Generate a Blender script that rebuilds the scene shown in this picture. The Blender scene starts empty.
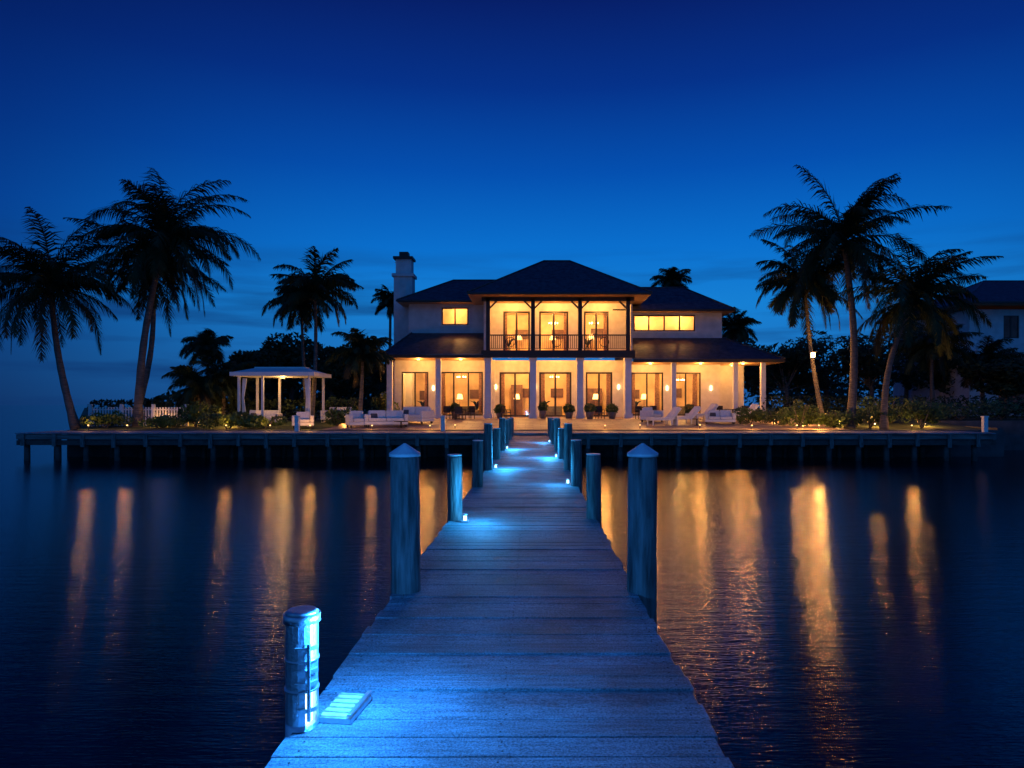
import bpy, math, random
from mathutils import Vector, Matrix
random.seed(7)
S=bpy.context.scene
S.view_settings.view_transform='Standard'; S.view_settings.look='None'; S.view_settings.exposure=0

def lin(r,g,b):
    f=lambda c:(c/255/12.92) if c/255<=0.04045 else ((c/255+0.055)/1.055)**2.4
    return (f(r),f(g),f(b),1)

# ------------------------------------------------------------ materials
def mat(name,col,rough=0.6,metal=0.0,noise=0.0,nscale=5.0,bump=0.0,bscale=30.0,emit=None,estr=0.0,stretch=(1,1,1),spec=0.5):
    m=bpy.data.materials.new(name); m.use_nodes=True
    nt=m.node_tree; b=nt.nodes['Principled BSDF']
    c=tuple(col[:3])+(1,)
    b.inputs['Base Color'].default_value=c
    b.inputs['Roughness'].default_value=rough
    b.inputs['Metallic'].default_value=metal
    b.inputs['Specular IOR Level'].default_value=spec
    if noise>0 or bump>0:
        tc=nt.nodes.new('ShaderNodeTexCoord'); mp=nt.nodes.new('ShaderNodeMapping')
        mp.inputs['Scale'].default_value=stretch
        nt.links.new(tc.outputs['Object'],mp.inputs['Vector'])
    if noise>0:
        n=nt.nodes.new('ShaderNodeTexNoise'); n.inputs['Scale'].default_value=nscale; n.inputs['Detail'].default_value=6
        nt.links.new(mp.outputs[0],n.inputs['Vector'])
        r=nt.nodes.new('ShaderNodeValToRGB')
        r.color_ramp.elements[0].position=0.3; r.color_ramp.elements[1].position=0.7
        r.color_ramp.elements[0].color=tuple(x*(1-noise) for x in c[:3])+(1,)
        r.color_ramp.elements[1].color=tuple(min(1,x*(1+noise)) for x in c[:3])+(1,)
        nt.links.new(n.outputs['Fac'],r.inputs[0]); nt.links.new(r.outputs[0],b.inputs['Base Color'])
    if bump>0:
        n2=nt.nodes.new('ShaderNodeTexNoise'); n2.inputs['Scale'].default_value=bscale; n2.inputs['Detail'].default_value=5
        nt.links.new(mp.outputs[0],n2.inputs['Vector'])
        bp=nt.nodes.new('ShaderNodeBump'); bp.inputs['Strength'].default_value=bump; bp.inputs['Distance'].default_value=0.02
        nt.links.new(n2.outputs['Fac'],bp.inputs['Height']); nt.links.new(bp.outputs[0],b.inputs['Normal'])
    if emit:
        b.inputs['Emission Color'].default_value=tuple(emit[:3])+(1,); b.inputs['Emission Strength'].default_value=estr
    return m

M={}
M['stucco']=mat('stucco',(0.60,0.60,0.60),0.85,noise=0.12,nscale=2,bump=0.3,bscale=40)
M['int']=mat('interior_plaster',(0.66,0.48,0.28),0.8,noise=0.3,nscale=0.8)
M['intdark']=mat('interior_wood',(0.12,0.06,0.03),0.5,noise=0.3,nscale=3)
M['floor']=mat('interior_floor',(0.35,0.25,0.16),0.4,noise=0.2)
M['frame']=mat('window_frame',(0.02,0.018,0.016),0.4)
M['timber']=mat('dark_timber',(0.03,0.022,0.018),0.6,noise=0.3,nscale=6)
M['soffit']=mat('soffit_timber',(0.38,0.22,0.10),0.6,noise=0.35,nscale=2,stretch=(1,8,1))
M['white']=mat('white_paint',(0.76,0.76,0.74),0.5,noise=0.06,nscale=3)
M['fabric']=mat('cushion_fabric',(0.72,0.71,0.69),0.9,noise=0.1,nscale=10)
M['fabricd']=mat('cushion_dark',(0.10,0.09,0.09),0.9,noise=0.2)
M['curtain']=mat('curtain_fabric',(0.40,0.24,0.12),0.9,noise=0.3,nscale=10)
M['pot']=mat('planter_clay',(0.25,0.2,0.16),0.7,noise=0.2)
M['trunk']=mat('palm_bark',(0.12,0.105,0.09),0.9,noise=0.5,nscale=3,bump=1.0,bscale=5,stretch=(1,1,6))
M['frond']=mat('palm_leaf',(0.028,0.045,0.018),0.65,noise=0.4,nscale=1.5,spec=0.15)
M['frond2']=mat('palm_leaf_dry',(0.05,0.045,0.025),0.7,noise=0.3,nscale=1.5,spec=0.15)
M['leaf']=mat('shrub_leaf',(0.07,0.12,0.02),0.55,noise=0.6,nscale=1.2)
M['leafd']=mat('tree_leaf',(0.03,0.048,0.02),0.7,noise=0.5,nscale=0.6,spec=0.15)
M['grass']=mat('lawn',(0.04,0.07,0.025),0.95,noise=0.4,nscale=0.8,bump=0.6,bscale=8)
M['conc']=mat('concrete',(0.08,0.08,0.08),0.85,noise=0.35,nscale=1.3,bump=0.5,bscale=10)
M['steel']=mat('brushed_steel',(0.62,0.66,0.7),0.38,0.85,noise=0.25,nscale=9,bump=0.3,bscale=50)
M['cyan']=mat('lamp_cyan',(0.5,0.6,0.65),0.4,noise=0.4,nscale=25,emit=(0.22,0.62,1.0),estr=0.5)
M['cyanb']=mat('lamp_cyan_bright',(0.6,0.8,0.9),0.4,emit=(0.40,0.82,1.0),estr=3.5)
M['warm']=mat('lamp_warm',(0.9,0.8,0.6),0.4,emit=(1.0,0.62,0.25),estr=10)
M['warmsoft']=mat('lamp_shade',(0.9,0.8,0.6),0.6,emit=(1.0,0.55,0.17),estr=3.5)
M['piling_under']=mat('wet_piling',(0.06,0.055,0.05),0.6,noise=0.5,nscale=3)
M['fascia']=mat('boardwalk_fascia',(0.17,0.165,0.16),0.8,noise=0.6,nscale=1.6,stretch=(0.4,1,5),bump=0.6,bscale=6)
M['screw']=mat('deck_screw',(0.05,0.05,0.055),0.5,0.6)

def tile_roof():
    m=mat('roof_tile',(0.035,0.035,0.042),0.55); nt=m.node_tree; b=nt.nodes['Principled BSDF']
    tc=nt.nodes.new('ShaderNodeTexCoord')
    sp=nt.nodes.new('ShaderNodeSeparateXYZ'); nt.links.new(tc.outputs['Object'],sp.inputs[0])
    w=nt.nodes.new('ShaderNodeMath'); w.operation='MULTIPLY'; w.inputs[1].default_value=5.0; nt.links.new(sp.outputs['Z'],w.inputs[0])
    f=nt.nodes.new('ShaderNodeMath'); f.operation='FRACT'; nt.links.new(w.outputs[0],f.inputs[0])
    bp=nt.nodes.new('ShaderNodeBump'); bp.inputs['Strength'].default_value=0.9; bp.inputs['Distance'].default_value=0.06
    nt.links.new(f.outputs[0],bp.inputs['Height']); nt.links.new(bp.outputs[0],b.inputs['Normal'])
    n=nt.nodes.new('ShaderNodeTexNoise'); n.inputs['Scale'].default_value=3; n.inputs['Detail'].default_value=5; nt.links.new(tc.outputs['Object'],n.inputs['Vector'])
    r=nt.nodes.new('ShaderNodeValToRGB'); r.color_ramp.elements[0].position=.3; r.color_ramp.elements[1].position=.7; r.color_ramp.elements[0].color=(0.015,0.015,0.02,1); r.color_ramp.elements[1].color=(0.07,0.07,0.08,1)
    nt.links.new(n.outputs['Fac'],r.inputs[0]); nt.links.new(r.outputs[0],b.inputs['Base Color'])
    return m
M['roof']=tile_roof()

def wood_deck(name,base):
    m=mat(name,base,0.62); nt=m.node_tree; b=nt.nodes['Principled BSDF']
    tc=nt.nodes.new('ShaderNodeTexCoord')
    geo=nt.nodes.new('ShaderNodeNewGeometry')
    mp=nt.nodes.new('ShaderNodeMapping'); mp.inputs['Scale'].default_value=(1.2,14,14)
    nt.links.new(tc.outputs['Object'],mp.inputs['Vector'])
    ad=nt.nodes.new('ShaderNodeVectorMath'); ad.operation='ADD'
    mu=nt.nodes.new('ShaderNodeVectorMath'); mu.operation='SCALE'; mu.inputs['Scale'].default_value=40
    nt.links.new(geo.outputs['Random Per Island'],mu.inputs[0])
    nt.links.new(mp.outputs[0],ad.inputs[0]); nt.links.new(mu.outputs[0],ad.inputs[1])
    g=nt.nodes.new('ShaderNodeTexNoise'); g.inputs['Scale'].default_value=2.5; g.inputs['Detail'].default_value=8; g.inputs['Roughness'].default_value=0.65
    nt.links.new(ad.outputs[0],g.inputs['Vector'])
    sp=nt.nodes.new('ShaderNodeTexNoise'); sp.inputs['Scale'].default_value=75; sp.inputs['Detail'].default_value=4; sp.inputs['Roughness'].default_value=0.85
    nt.links.new(tc.outputs['Object'],sp.inputs['Vector'])
    mx=nt.nodes.new('ShaderNodeMix'); mx.data_type='FLOAT'; mx.inputs[0].default_value=0.68
    nt.links.new(g.outputs['Fac'],mx.inputs[2]); nt.links.new(sp.outputs['Fac'],mx.inputs[3])
    r=nt.nodes.new('ShaderNodeValToRGB'); r.color_ramp.elements[0].position=0.41; r.color_ramp.elements[1].position=0.61
    r.color_ramp.elements[0].color=tuple(x*0.25 for x in base)+(1,); r.color_ramp.elements[1].color=tuple(x*1.7 for x in base)+(1,)
    nt.links.new(mx.outputs[0],r.inputs[0])
    mr=nt.nodes.new('ShaderNodeMapRange'); mr.inputs[3].default_value=0.82; mr.inputs[4].default_value=1.14
    nt.links.new(geo.outputs['Random Per Island'],mr.inputs[0])
    st=nt.nodes.new('ShaderNodeTexNoise'); st.inputs['Scale'].default_value=1.3; st.inputs['Detail'].default_value=5
    nt.links.new(tc.outputs['Object'],st.inputs['Vector'])
    mr2=nt.nodes.new('ShaderNodeMapRange'); mr2.inputs[1].default_value=0.35; mr2.inputs[2].default_value=0.65; mr2.inputs[3].default_value=0.6; mr2.inputs[4].default_value=1.2
    nt.links.new(st.outputs['Fac'],mr2.inputs[0])
    mm=nt.nodes.new('ShaderNodeMath'); mm.operation='MULTIPLY'; nt.links.new(mr.outputs[0],mm.inputs[0]); nt.links.new(mr2.outputs[0],mm.inputs[1])
    sc=nt.nodes.new('ShaderNodeVectorMath'); sc.operation='SCALE'; nt.links.new(r.outputs[0],sc.inputs[0]); nt.links.new(mm.outputs[0],sc.inputs['Scale'])
    nt.links.new(sc.outputs[0],b.inputs['Base Color'])
    bp=nt.nodes.new('ShaderNodeBump'); bp.inputs['Strength'].default_value=1.0; bp.inputs['Distance'].default_value=0.014
    nt.links.new(mx.outputs[0],bp.inputs['Height']); nt.links.new(bp.outputs[0],b.inputs['Normal'])
    rr=nt.nodes.new('ShaderNodeMapRange'); rr.inputs[3].default_value=0.45; rr.inputs[4].default_value=0.85
    nt.links.new(g.outputs['Fac'],rr.inputs[0]); nt.links.new(rr.outputs[0],b.inputs['Roughness'])
    return m
M['deck']=wood_deck('weathered_deck_wood',(0.26,0.30,0.34))
M['pile']=mat('piling_wood',(0.16,0.16,0.155),0.85,noise=0.65,nscale=4,bump=1.0,bscale=12,stretch=(5,5,0.6))
M['cap']=mat('piling_cap',(0.8,0.8,0.8),0.5,noise=0.12,nscale=8)

def paving():
    m=mat('patio_paving',(0.3,0.26,0.22),0.5); nt=m.node_tree; b=nt.nodes['Principled BSDF']
    tc=nt.nodes.new('ShaderNodeTexCoord')
    br=nt.nodes.new('ShaderNodeTexBrick'); br.inputs['Scale'].default_value=1.0
    br.inputs['Brick Width'].default_value=1.0; br.inputs['Row Height'].default_value=0.6; br.inputs['Mortar Size'].default_value=0.015
    br.inputs['Color1'].default_value=(0.40,0.30,0.22,1); br.inputs['Color2'].default_value=(0.28,0.20,0.15,1); br.inputs['Mortar'].default_value=(0.1,0.09,0.08,1)
    nt.links.new(tc.outputs['Object'],br.inputs['Vector']); nt.links.new(br.outputs['Color'],b.inputs['Base Color'])
    return m
M['paving']=paving()

def glass():
    m=bpy.data.materials.new('window_glass'); m.use_nodes=True; nt=m.node_tree
    for n in list(nt.nodes): nt.nodes.remove(n)
    o=nt.nodes.new('ShaderNodeOutputMaterial'); mx=nt.nodes.new('ShaderNodeMixShader'); t=nt.nodes.new('ShaderNodeBsdfTransparent'); g=nt.nodes.new('ShaderNodeBsdfGlossy')
    t.inputs[0].default_value=(0.95,0.95,0.95,1); g.inputs['Roughness'].default_value=0.03; mx.inputs[0].default_value=0.06
    nt.links.new(t.outputs[0],mx.inputs[1]); nt.links.new(g.outputs[0],mx.inputs[2]); nt.links.new(mx.outputs[0],o.inputs[0])
    return m
M['glass']=glass()

def water():
    m=mat('sea_water',(0.0012,0.005,0.012),0.12); nt=m.node_tree; b=nt.nodes['Principled BSDF']
    b.inputs['IOR'].default_value=1.33
    tc=nt.nodes.new('ShaderNodeTexCoord')
    mp=nt.nodes.new('ShaderNodeMapping'); mp.inputs['Scale'].default_value=(0.35,2.0,1); mp.inputs['Rotation'].default_value=(0,0,0.03)
    nt.links.new(tc.outputs['Object'],mp.inputs['Vector'])
    n=nt.nodes.new('ShaderNodeTexNoise'); n.inputs['Scale'].default_value=13.0; n.inputs['Detail'].default_value=3; n.inputs['Roughness'].default_value=0.55
    nt.links.new(mp.outputs[0],n.inputs['Vector'])
    bp=nt.nodes.new('ShaderNodeBump'); bp.inputs['Strength'].default_value=0.5; bp.inputs['Distance'].default_value=0.013
    nt.links.new(n.outputs['Fac'],bp.inputs['Height'])
    n2=nt.nodes.new('ShaderNodeTexNoise'); n2.inputs['Scale'].default_value=2.2; n2.inputs['Detail'].default_value=2
    nt.links.new(mp.outputs[0],n2.inputs['Vector'])
    bp2=nt.nodes.new('ShaderNodeBump'); bp2.inputs['Strength'].default_value=0.3; bp2.inputs['Distance'].default_value=0.03
    nt.links.new(n2.outputs['Fac'],bp2.inputs['Height']); nt.links.new(bp.outputs[0],bp2.inputs['Normal'])
    nt.links.new(bp2.outputs[0],b.inputs['Normal'])
    return m
M['water']=water()

# ------------------------------------------------------------ mesh builder
class MB:
    def __init__(s): s.v=[]; s.f=[]; s.m=[]; s.mats=[]; s.sm=[]
    def mi(s,k):
        if k not in s.mats: s.mats.append(k)
        return s.mats.index(k)
    def face(s,pts,k,smooth=False):
        b=len(s.v); s.v+= [tuple(p) for p in pts]; s.f.append(tuple(range(b,b+len(pts)))); s.m.append(s.mi(k)); s.sm.append(smooth)
    def box(s,x0,x1,y0,y1,z0,z1,k,M4=None):
        b=len(s.v); P=[(x,y,z) for z in (z0,z1) for y in (y0,y1) for x in (x0,x1)]
        if M4 is not None: P=[tuple(M4@Vector(p)) for p in P]
        s.v+=P
        for q in [(0,2,3,1),(4,5,7,6),(0,1,5,4),(2,6,7,3),(0,4,6,2),(1,3,7,5)]:
            s.f.append(tuple(b+i for i in q)); s.m.append(s.mi(k)); s.sm.append(False)
    def tube(s,path,radii,k,n=12,caps=True,smooth=True):
        rings=[]; 
        for i,p in enumerate(path):
            p=Vector(p)
            a=Vector(path[max(0,i-1)]); c=Vector(path[min(len(path)-1,i+1)])
            d=(c-a).normalized(); up=Vector((1,0,0)) if abs(d.x)<0.9 else Vector((0,1,0))
            u=d.cross(up).normalized(); w=d.cross(u)
            b=len(s.v)
            for j in range(n):
                t=2*math.pi*j/n
                s.v.append(tuple(p+(u*math.cos(t)+w*math.sin(t))*radii[i]))
            rings.append(b)
        for i in range(len(rings)-1):
            for j in range(n):
                a,b=rings[i],rings[i+1]
                s.f.append((a+j,a+(j+1)%n,b+(j+1)%n,b+j)); s.m.append(s.mi(k)); s.sm.append(smooth)
        if caps:
            s.f.append(tuple(rings[0]+j for j in range(n))[::-1]); s.m.append(s.mi(k)); s.sm.append(False)
            s.f.append(tuple(rings[-1]+j for j in range(n))); s.m.append(s.mi(k)); s.sm.append(False)
    def cyl(s,x,y,z0,z1,r,k,n=12,r2=None): s.tube([(x,y,z0),(x,y,z1)],[r,r if r2 is None else r2],k,n)
    def hip(s,x0,x1,y0,y1,z,rx0,rx1,ry,rz,k,th=0.18,fascia='timber',sof='soffit',caps=False):
        A,B,C,D=(x0,y0,z),(x1,y0,z),(x1,y1,z),(x0,y1,z); E,F=(rx0,ry,rz),(rx1,ry,rz)
        s.face([A,B,F,E],k); s.face([B,C,F],k); s.face([C,D,E,F],k); s.face([D,A,E],k)
        lo=[(p[0],p[1],z-th) for p in (A,B,C,D)]; hi=[A,B,C,D]
        for i in range(4):
            j=(i+1)%4; s.face([lo[i],lo[j],hi[j],hi[i]],fascia)
        s.face(lo[::-1],sof)
        if caps:
            for p,q in ((A,E),(B,F),(E,F),(C,F),(D,E)): s.tube([p,q],[0.09,0.09],k,6)
            s.box(x0-.08,x1+.08,y0-.1,y0-.004,z-.14,z-.02,'frame')
    def obj(s,name,parent=None,bevel=0):
        me=bpy.data.meshes.new(name); me.from_pydata(s.v,[],s.f)
        for k in s.mats: me.materials.append(M[k])
        me.polygons.foreach_set('material_index',s.m); me.polygons.foreach_set('use_smooth',s.sm); me.update()
        o=bpy.data.objects.new(name,me); S.collection.objects.link(o)
        if parent: o.parent=parent
        if bevel:
            bv=o.modifiers.new('b','BEVEL'); bv.width=bevel; bv.segments=2; bv.limit_method='ANGLE'
        return o
def empty(name,loc=(0,0,0)):
    e=bpy.data.objects.new(name,None); e.location=loc; S.collection.objects.link(e); return e
def point(name,loc,w,col,r=0.08,parent=None):
    l=bpy.data.lights.new(name,'POINT'); l.energy=w; l.color=col; l.shadow_soft_size=r
    o=bpy.data.objects.new(name,l); o.location=loc; S.collection.objects.link(o)
    if parent: o.parent=parent
    return o
WARM=(1.0,0.42,0.09); WARM2=(1.0,0.50,0.14); BLUE=(0.025,0.28,1.0)
F=683.0; EYE=3.15
def wx(b,d): return (b-533)*d/F     # image column b in pixels, at distance d -> metres
def wz(b,d): return EYE+(405-b)*d/F

# ------------------------------------------------------------ world
w=bpy.data.worlds.new('World'); S.world=w; w.use_nodes=True; nt=w.node_tree
for n in list(nt.nodes): nt.nodes.remove(n)
out=nt.nodes.new('ShaderNodeOutputWorld'); bg=nt.nodes.new('ShaderNodeBackground'); nt.links.new(bg.outputs[0],out.inputs[0])
tc=nt.nodes.new('ShaderNodeTexCoord'); sep=nt.nodes.new('ShaderNodeSeparateXYZ'); nt.links.new(tc.outputs['Generated'],sep.inputs[0])
def ramp(stops):
    r=nt.nodes.new('ShaderNodeValToRGB'); cr=r.color_ramp
    while len(cr.elements)>1: cr.elements.remove(cr.elements[-1])
    cr.elements[0].position=stops[0][0]; cr.elements[0].color=stops[0][1]
    for p,c in stops[1:]:
        e=cr.elements.new(p); e.color=c
    return r
R1=ramp([(0.0,lin(30,92,162)),(0.06,lin(30,114,190)),(0.14,lin(22,128,212)),(0.22,lin(10,112,206)),(0.32,lin(4,80,176)),(0.42,lin(5,50,138)),(0.52,lin(7,28,100)),(0.7,lin(8,28,96)),(1.0,lin(9,36,114))])
R2=ramp([(0.0,lin(13,44,92)),(0.06,lin(12,50,106)),(0.14,lin(8,56,126)),(0.24,lin(5,54,134)),(0.36,lin(4,38,112)),(0.5,lin(4,19,74)),(0.7,lin(8,28,96)),(1.0,lin(9,36,114))])
R3=ramp([(0.0,lin(36,88,146)),(0.3,lin(36,104,186)),(1.0,lin(11,42,124))])  # back sky, brightened as added blue fill for walls, piles and deck
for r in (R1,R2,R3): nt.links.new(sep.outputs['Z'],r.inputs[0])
hv=nt.nodes.new('ShaderNodeVectorMath'); hv.operation='MULTIPLY'; hv.inputs[1].default_value=(1,1,0); nt.links.new(tc.outputs['Generated'],hv.inputs[0])
nz=nt.nodes.new('ShaderNodeVectorMath'); nz.operation='NORMALIZE'; nt.links.new(hv.outputs[0],nz.inputs[0])
dt=nt.nodes.new('ShaderNodeVectorMath'); dt.operation='DOT_PRODUCT'; dt.inputs[1].default_value=Vector((0.12,1,0)).normalized(); nt.links.new(nz.outputs[0],dt.inputs[0])
mr=nt.nodes.new('ShaderNodeMapRange'); mr.interpolation_type='SMOOTHSTEP'; mr.inputs[1].default_value=0.62; mr.inputs[2].default_value=1.0
nt.links.new(dt.outputs['Value'],mr.inputs[0])
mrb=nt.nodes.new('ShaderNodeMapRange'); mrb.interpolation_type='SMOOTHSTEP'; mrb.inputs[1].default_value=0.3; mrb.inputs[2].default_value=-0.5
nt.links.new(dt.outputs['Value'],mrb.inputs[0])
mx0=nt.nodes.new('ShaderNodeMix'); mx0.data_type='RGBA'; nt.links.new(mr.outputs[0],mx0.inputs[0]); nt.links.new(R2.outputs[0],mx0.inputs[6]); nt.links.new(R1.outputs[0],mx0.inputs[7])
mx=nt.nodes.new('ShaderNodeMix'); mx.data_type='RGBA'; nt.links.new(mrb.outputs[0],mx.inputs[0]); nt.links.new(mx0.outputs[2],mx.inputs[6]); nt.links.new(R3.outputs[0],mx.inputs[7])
mp=nt.nodes.new('ShaderNodeMapping'); mp.inputs['Scale'].default_value=(2.6,2.6,26); mp.inputs['Location'].default_value=(0.6,0,0.3); nt.links.new(tc.outputs['Generated'],mp.inputs['Vector'])
cn=nt.nodes.new('ShaderNodeTexNoise'); cn.inputs['Scale'].default_value=1.5; cn.inputs['Detail'].default_value=6; nt.links.new(mp.outputs[0],cn.inputs['Vector'])
cr=nt.nodes.new('ShaderNodeMapRange'); cr.inputs[1].default_value=0.48; cr.inputs[2].default_value=0.68; cr.inputs[4].default_value=0.65; nt.links.new(cn.outputs['Fac'],cr.inputs[0])
el=nt.nodes.new('ShaderNodeMapRange'); el.inputs[1].default_value=0.23; el.inputs[2].default_value=0.15; nt.links.new(sep.outputs['Z'],el.inputs[0])
ml=nt.nodes.new('ShaderNodeMath'); ml.operation='MULTIPLY'; nt.links.new(cr.outputs[0],ml.inputs[0]); nt.links.new(el.outputs[0],ml.inputs[1])
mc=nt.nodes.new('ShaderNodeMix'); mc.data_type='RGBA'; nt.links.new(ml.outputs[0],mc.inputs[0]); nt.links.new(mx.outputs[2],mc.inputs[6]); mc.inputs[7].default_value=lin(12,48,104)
sky=nt.nodes.new('ShaderNodeTexSky'); sky.sky_type='NISHITA'; sky.sun_disc=False; sky.sun_elevation=math.radians(-4); sky.sun_rotation=math.radians(7); sky.ozone_density=6
sk=nt.nodes.new('ShaderNodeVectorMath'); sk.operation='SCALE'; sk.inputs['Scale'].default_value=0.02; nt.links.new(sky.outputs[0],sk.inputs[0])
ad=nt.nodes.new('ShaderNodeVectorMath'); ad.operation='ADD'; nt.links.new(mc.outputs[2],ad.inputs[0]); nt.links.new(sk.outputs[0],ad.inputs[1])
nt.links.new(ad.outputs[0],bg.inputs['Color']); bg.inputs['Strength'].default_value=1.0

# ------------------------------------------------------------ water, land
b=MB(); b.face([(-8000,-300,0),(8000,-300,0),(8000,9000,0),(-8000,9000,0)],'water'); b.obj('water')
def gz(x,y):
    t=min(1,max(0,(y-42)/9)); t=t*t*(3-2*t); return 1.6+0.5*t
b=MB()
ys=[41.9,43,44.5,46,47.5,47.9,48.0,50,52,56,62,80,120,260]
for i in range(len(ys)-1):
    y0,y1=ys[i],ys[i+1]
    def lim(y,hi): return (-0.655*y-0.5, (28.5 if (y<47.95) else 60+y*1.2))
    a=lim(y0,0); c=lim(y1,0)
    n=12
    for j in range(n):
        xa,xb=a[0]+(a[1]-a[0])*j/n,a[0]+(a[1]-a[0])*(j+1)/n
        xc,xd=c[0]+(c[1]-c[0])*j/n,c[0]+(c[1]-c[0])*(j+1)/n
        b.face([(xa,y0,gz(0,y0)),(xb,y0,gz(0,y0)),(xd,y1,gz(0,y1)),(xc,y1,gz(0,y1))],'grass')
b.obj('ground')
b=MB()
b.box(-28.4,28.7,41.6,41.9,-1,1.62,'conc'); b.box(28.5,28.8,41.9,48,-1,1.75,'conc'); b.box(28.5,130,47.7,48,-1,2.05,'conc')
for i in range(30):
    y0=41.9+i*7; y1=y0+7
    b.face([(-0.655*y0-0.5,y0,-1),(-0.655*y1-0.5,y1,-1),(-0.655*y1-0.5,y1,gz(0,y1)),(-0.655*y0-0.5,y0,gz(0,y0))],'conc')
b.obj('seawall')
b=MB(); yy=[41.95,43.5,45,46.5,48,49.5,51,56]
for i in range(len(yy)-1):
    b.face([(-13,yy[i],gz(0,yy[i])+0.04),(19.5,yy[i],gz(0,yy[i])+0.04),(19.5,yy[i+1],gz(0,yy[i+1])+0.04),(-13,yy[i+1],gz(0,yy[i+1])+0.04)],'paving')
b.obj('patio')

# ------------------------------------------------------------ pier (foreground)
DZ=1.45
pier=empty('wooden_pier')
b=MB(); scb=MB(); y=-3.0
XL,XR=-1.255,0.946
while y<38.0:
    wd=0.19+random.uniform(-0.006,0.006)
    dz=random.uniform(-0.004,0.003); e=random.uniform(-0.016,0.016); sk_=random.uniform(-0.006,0.006)
    M4=Matrix.Translation((0,y+wd/2,DZ+dz))@Matrix.Rotation(sk_*0.6,4,'Z')@Matrix.Rotation(random.uniform(-0.003,0.003),4,'X')
    b.box(XL+e,XR+e+random.uniform(-.01,.01),-wd/2,wd/2,-0.045,0,'deck',M4)
    if 2<y<12:
        for sx in (XL+0.1,-0.16,XR-0.08):
            for oy in (0.05,wd-0.05): scb.cyl(sx+random.uniform(-.012,.012),y+oy+random.uniform(-.008,.008),DZ+dz-0.01,DZ+dz+0.0025,0.006,'screw',6)
    y+=wd+0.007
b.obj('planks',pier,bevel=0.004); scb.obj('screws',pier)
b=MB()
for x in (XL+0.06,XR-0.12,-0.2): b.box(x,x+0.07,-3,38,DZ-0.32,DZ-0.052,'pile')
for yq in (2.2,6.2,10,14,18,22,26,30,34): b.box(XL-0.1,XR+0.1,yq-0.06,yq+0.06,DZ-0.55,DZ-0.325,'pile')
b.obj('joists',pier)
def piling(x,y,h,r,capped):
    b=MB(); n=16
    lean=random.uniform(-0.012,0.012)
    zs=[-1.2,0.2,0.8,DZ]+[DZ+h*t for t in (.15,.3,.45,.6,.75,.88)]+[DZ+h-0.03,DZ+h]
    rr=[r*1.08,r*1.06,r*1.04,r*1.02]+[r*(1.0+random.uniform(-.02,.02)) for _ in range(6)]+[r*0.97,r*0.93]
    b.tube([(x+lean*(z-DZ),y,z) for z in zs],rr,'pile',n)
    tx=x+lean*h
    if capped: 
        b.cyl(tx,y,DZ+h+0.001,DZ+h+0.03,r*1.06,'cap',n)
        b.tube([(tx,y,DZ+h+0.031),(tx,y,DZ+h+0.12)],[r*1.06,0.01],'cap',n,smooth=False)
    else: b.cyl(tx,y,DZ+h+0.001,DZ+h+0.02,r*0.96,'cap',n)
    b.obj('dock_piling')
for (y,h,r,c) in [(6.25,1.23,0.135,True),(10.1,0.95,0.11,False),(14.2,0.95,0.115,False),(17.8,1.2,0.11,False),(21.5,0.95,0.12,False),(25.5,1.2,0.12,False),(29.5,1.05,0.12,False),(33.5,1.05,0.12,False),(37,1.0,0.12,False)]:
    piling(XL+0.09 if y<8 else XL+0.1,y,h,r,c); piling(XR+0.05 if y<8 else XR-0.03,y+(0 if y<8 else .15),h,r,c)

def arc_shell(b,x,y,z0,z1,r0,r1,a0,a1,k,n=14):
    P=[]
    for i in range(n+1):
        t=a0+(a1-a0)*i/n; P.append((math.cos(t),math.sin(t)))
    for i in range(n):
        (c0,s0),(c1,s1)=P[i],P[i+1]
        o=lambda r,c,s_,z:(x+r*c,y+r*s_,z)
        b.face([o(r1,c0,s0,z0),o(r1,c1,s1,z0),o(r1,c1,s1,z1),o(r1,c0,s0,z1)],k,True)
        b.face([o(r0,c1,s1,z0),o(r0,c0,s0,z0),o(r0,c0,s0,z1),o(r0,c1,s1,z1)],k,True)
        b.face([o(r0,c0,s0,z1),o(r1,c0,s0,z1),o(r1,c1,s1,z1),o(r0,c1,s1,z1)],k)
    for (c,s_) in (P[0],P[-1]):
        b.face([(x+r0*c,y+r0*s_,z0),(x+r1*c,y+r1*s_,z0),(x+r1*c,y+r1*s_,z1),(x+r0*c,y+r0*s_,z1)],k)
bx,by=-1.225,3.62
e=empty('dock_bollard_light')
b=MB(); z=DZ; rad=math.radians
b.cyl(bx,by,z-0.35,z+0.03,0.084,'steel',28)
b.cyl(bx,by,z+0.555,z+0.60,0.095,'steel',28); b.cyl(bx,by,z+0.601,z+0.618,0.088,'steel',28,0.07)
arc_shell(b,bx,by,z+0.03,z+0.20,0.074,0.084,rad(-8),rad(300),'steel')
arc_shell(b,bx,by,z+0.21,z+0.36,0.072,0.082,rad(-60),rad(300),'steel')
arc_shell(b,bx,by,z+0.36,z+0.555,0.074,0.084,rad(20),rad(318),'steel')
for zz in (0.2,0.355): b.cyl(bx,by,z+zz,z+zz+0.012,0.089,'steel',28)
for zz in (0.10,0.235,0.30,0.42): arc_shell(b,bx,by,z+zz,z+zz+0.022,0.085,0.098,rad(265),rad(345),'steel',8)
b.box(bx+0.055,bx+0.07,by-0.088,by-0.07,z+0.06,z+0.46,'steel')
b.box(bx-0.015,bx+0.01,by-0.1,by-0.086,z+0.09,z+0.2,'steel')
b.obj('housing',e)
b=MB(); b.cyl(bx,by,z+0.032,z+0.55,0.055,'cyanb',20); b.obj('diffuser',e)
point('bulb_light',(bx+0.26,by-0.02,z+0.56),120,BLUE,0.05,e)
e=empty('deck_step_light')
b=MB(); M4=Matrix.Translation((bx+0.18,by+0.17,z))@Matrix.Rotation(-0.12,4,'Z')
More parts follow.
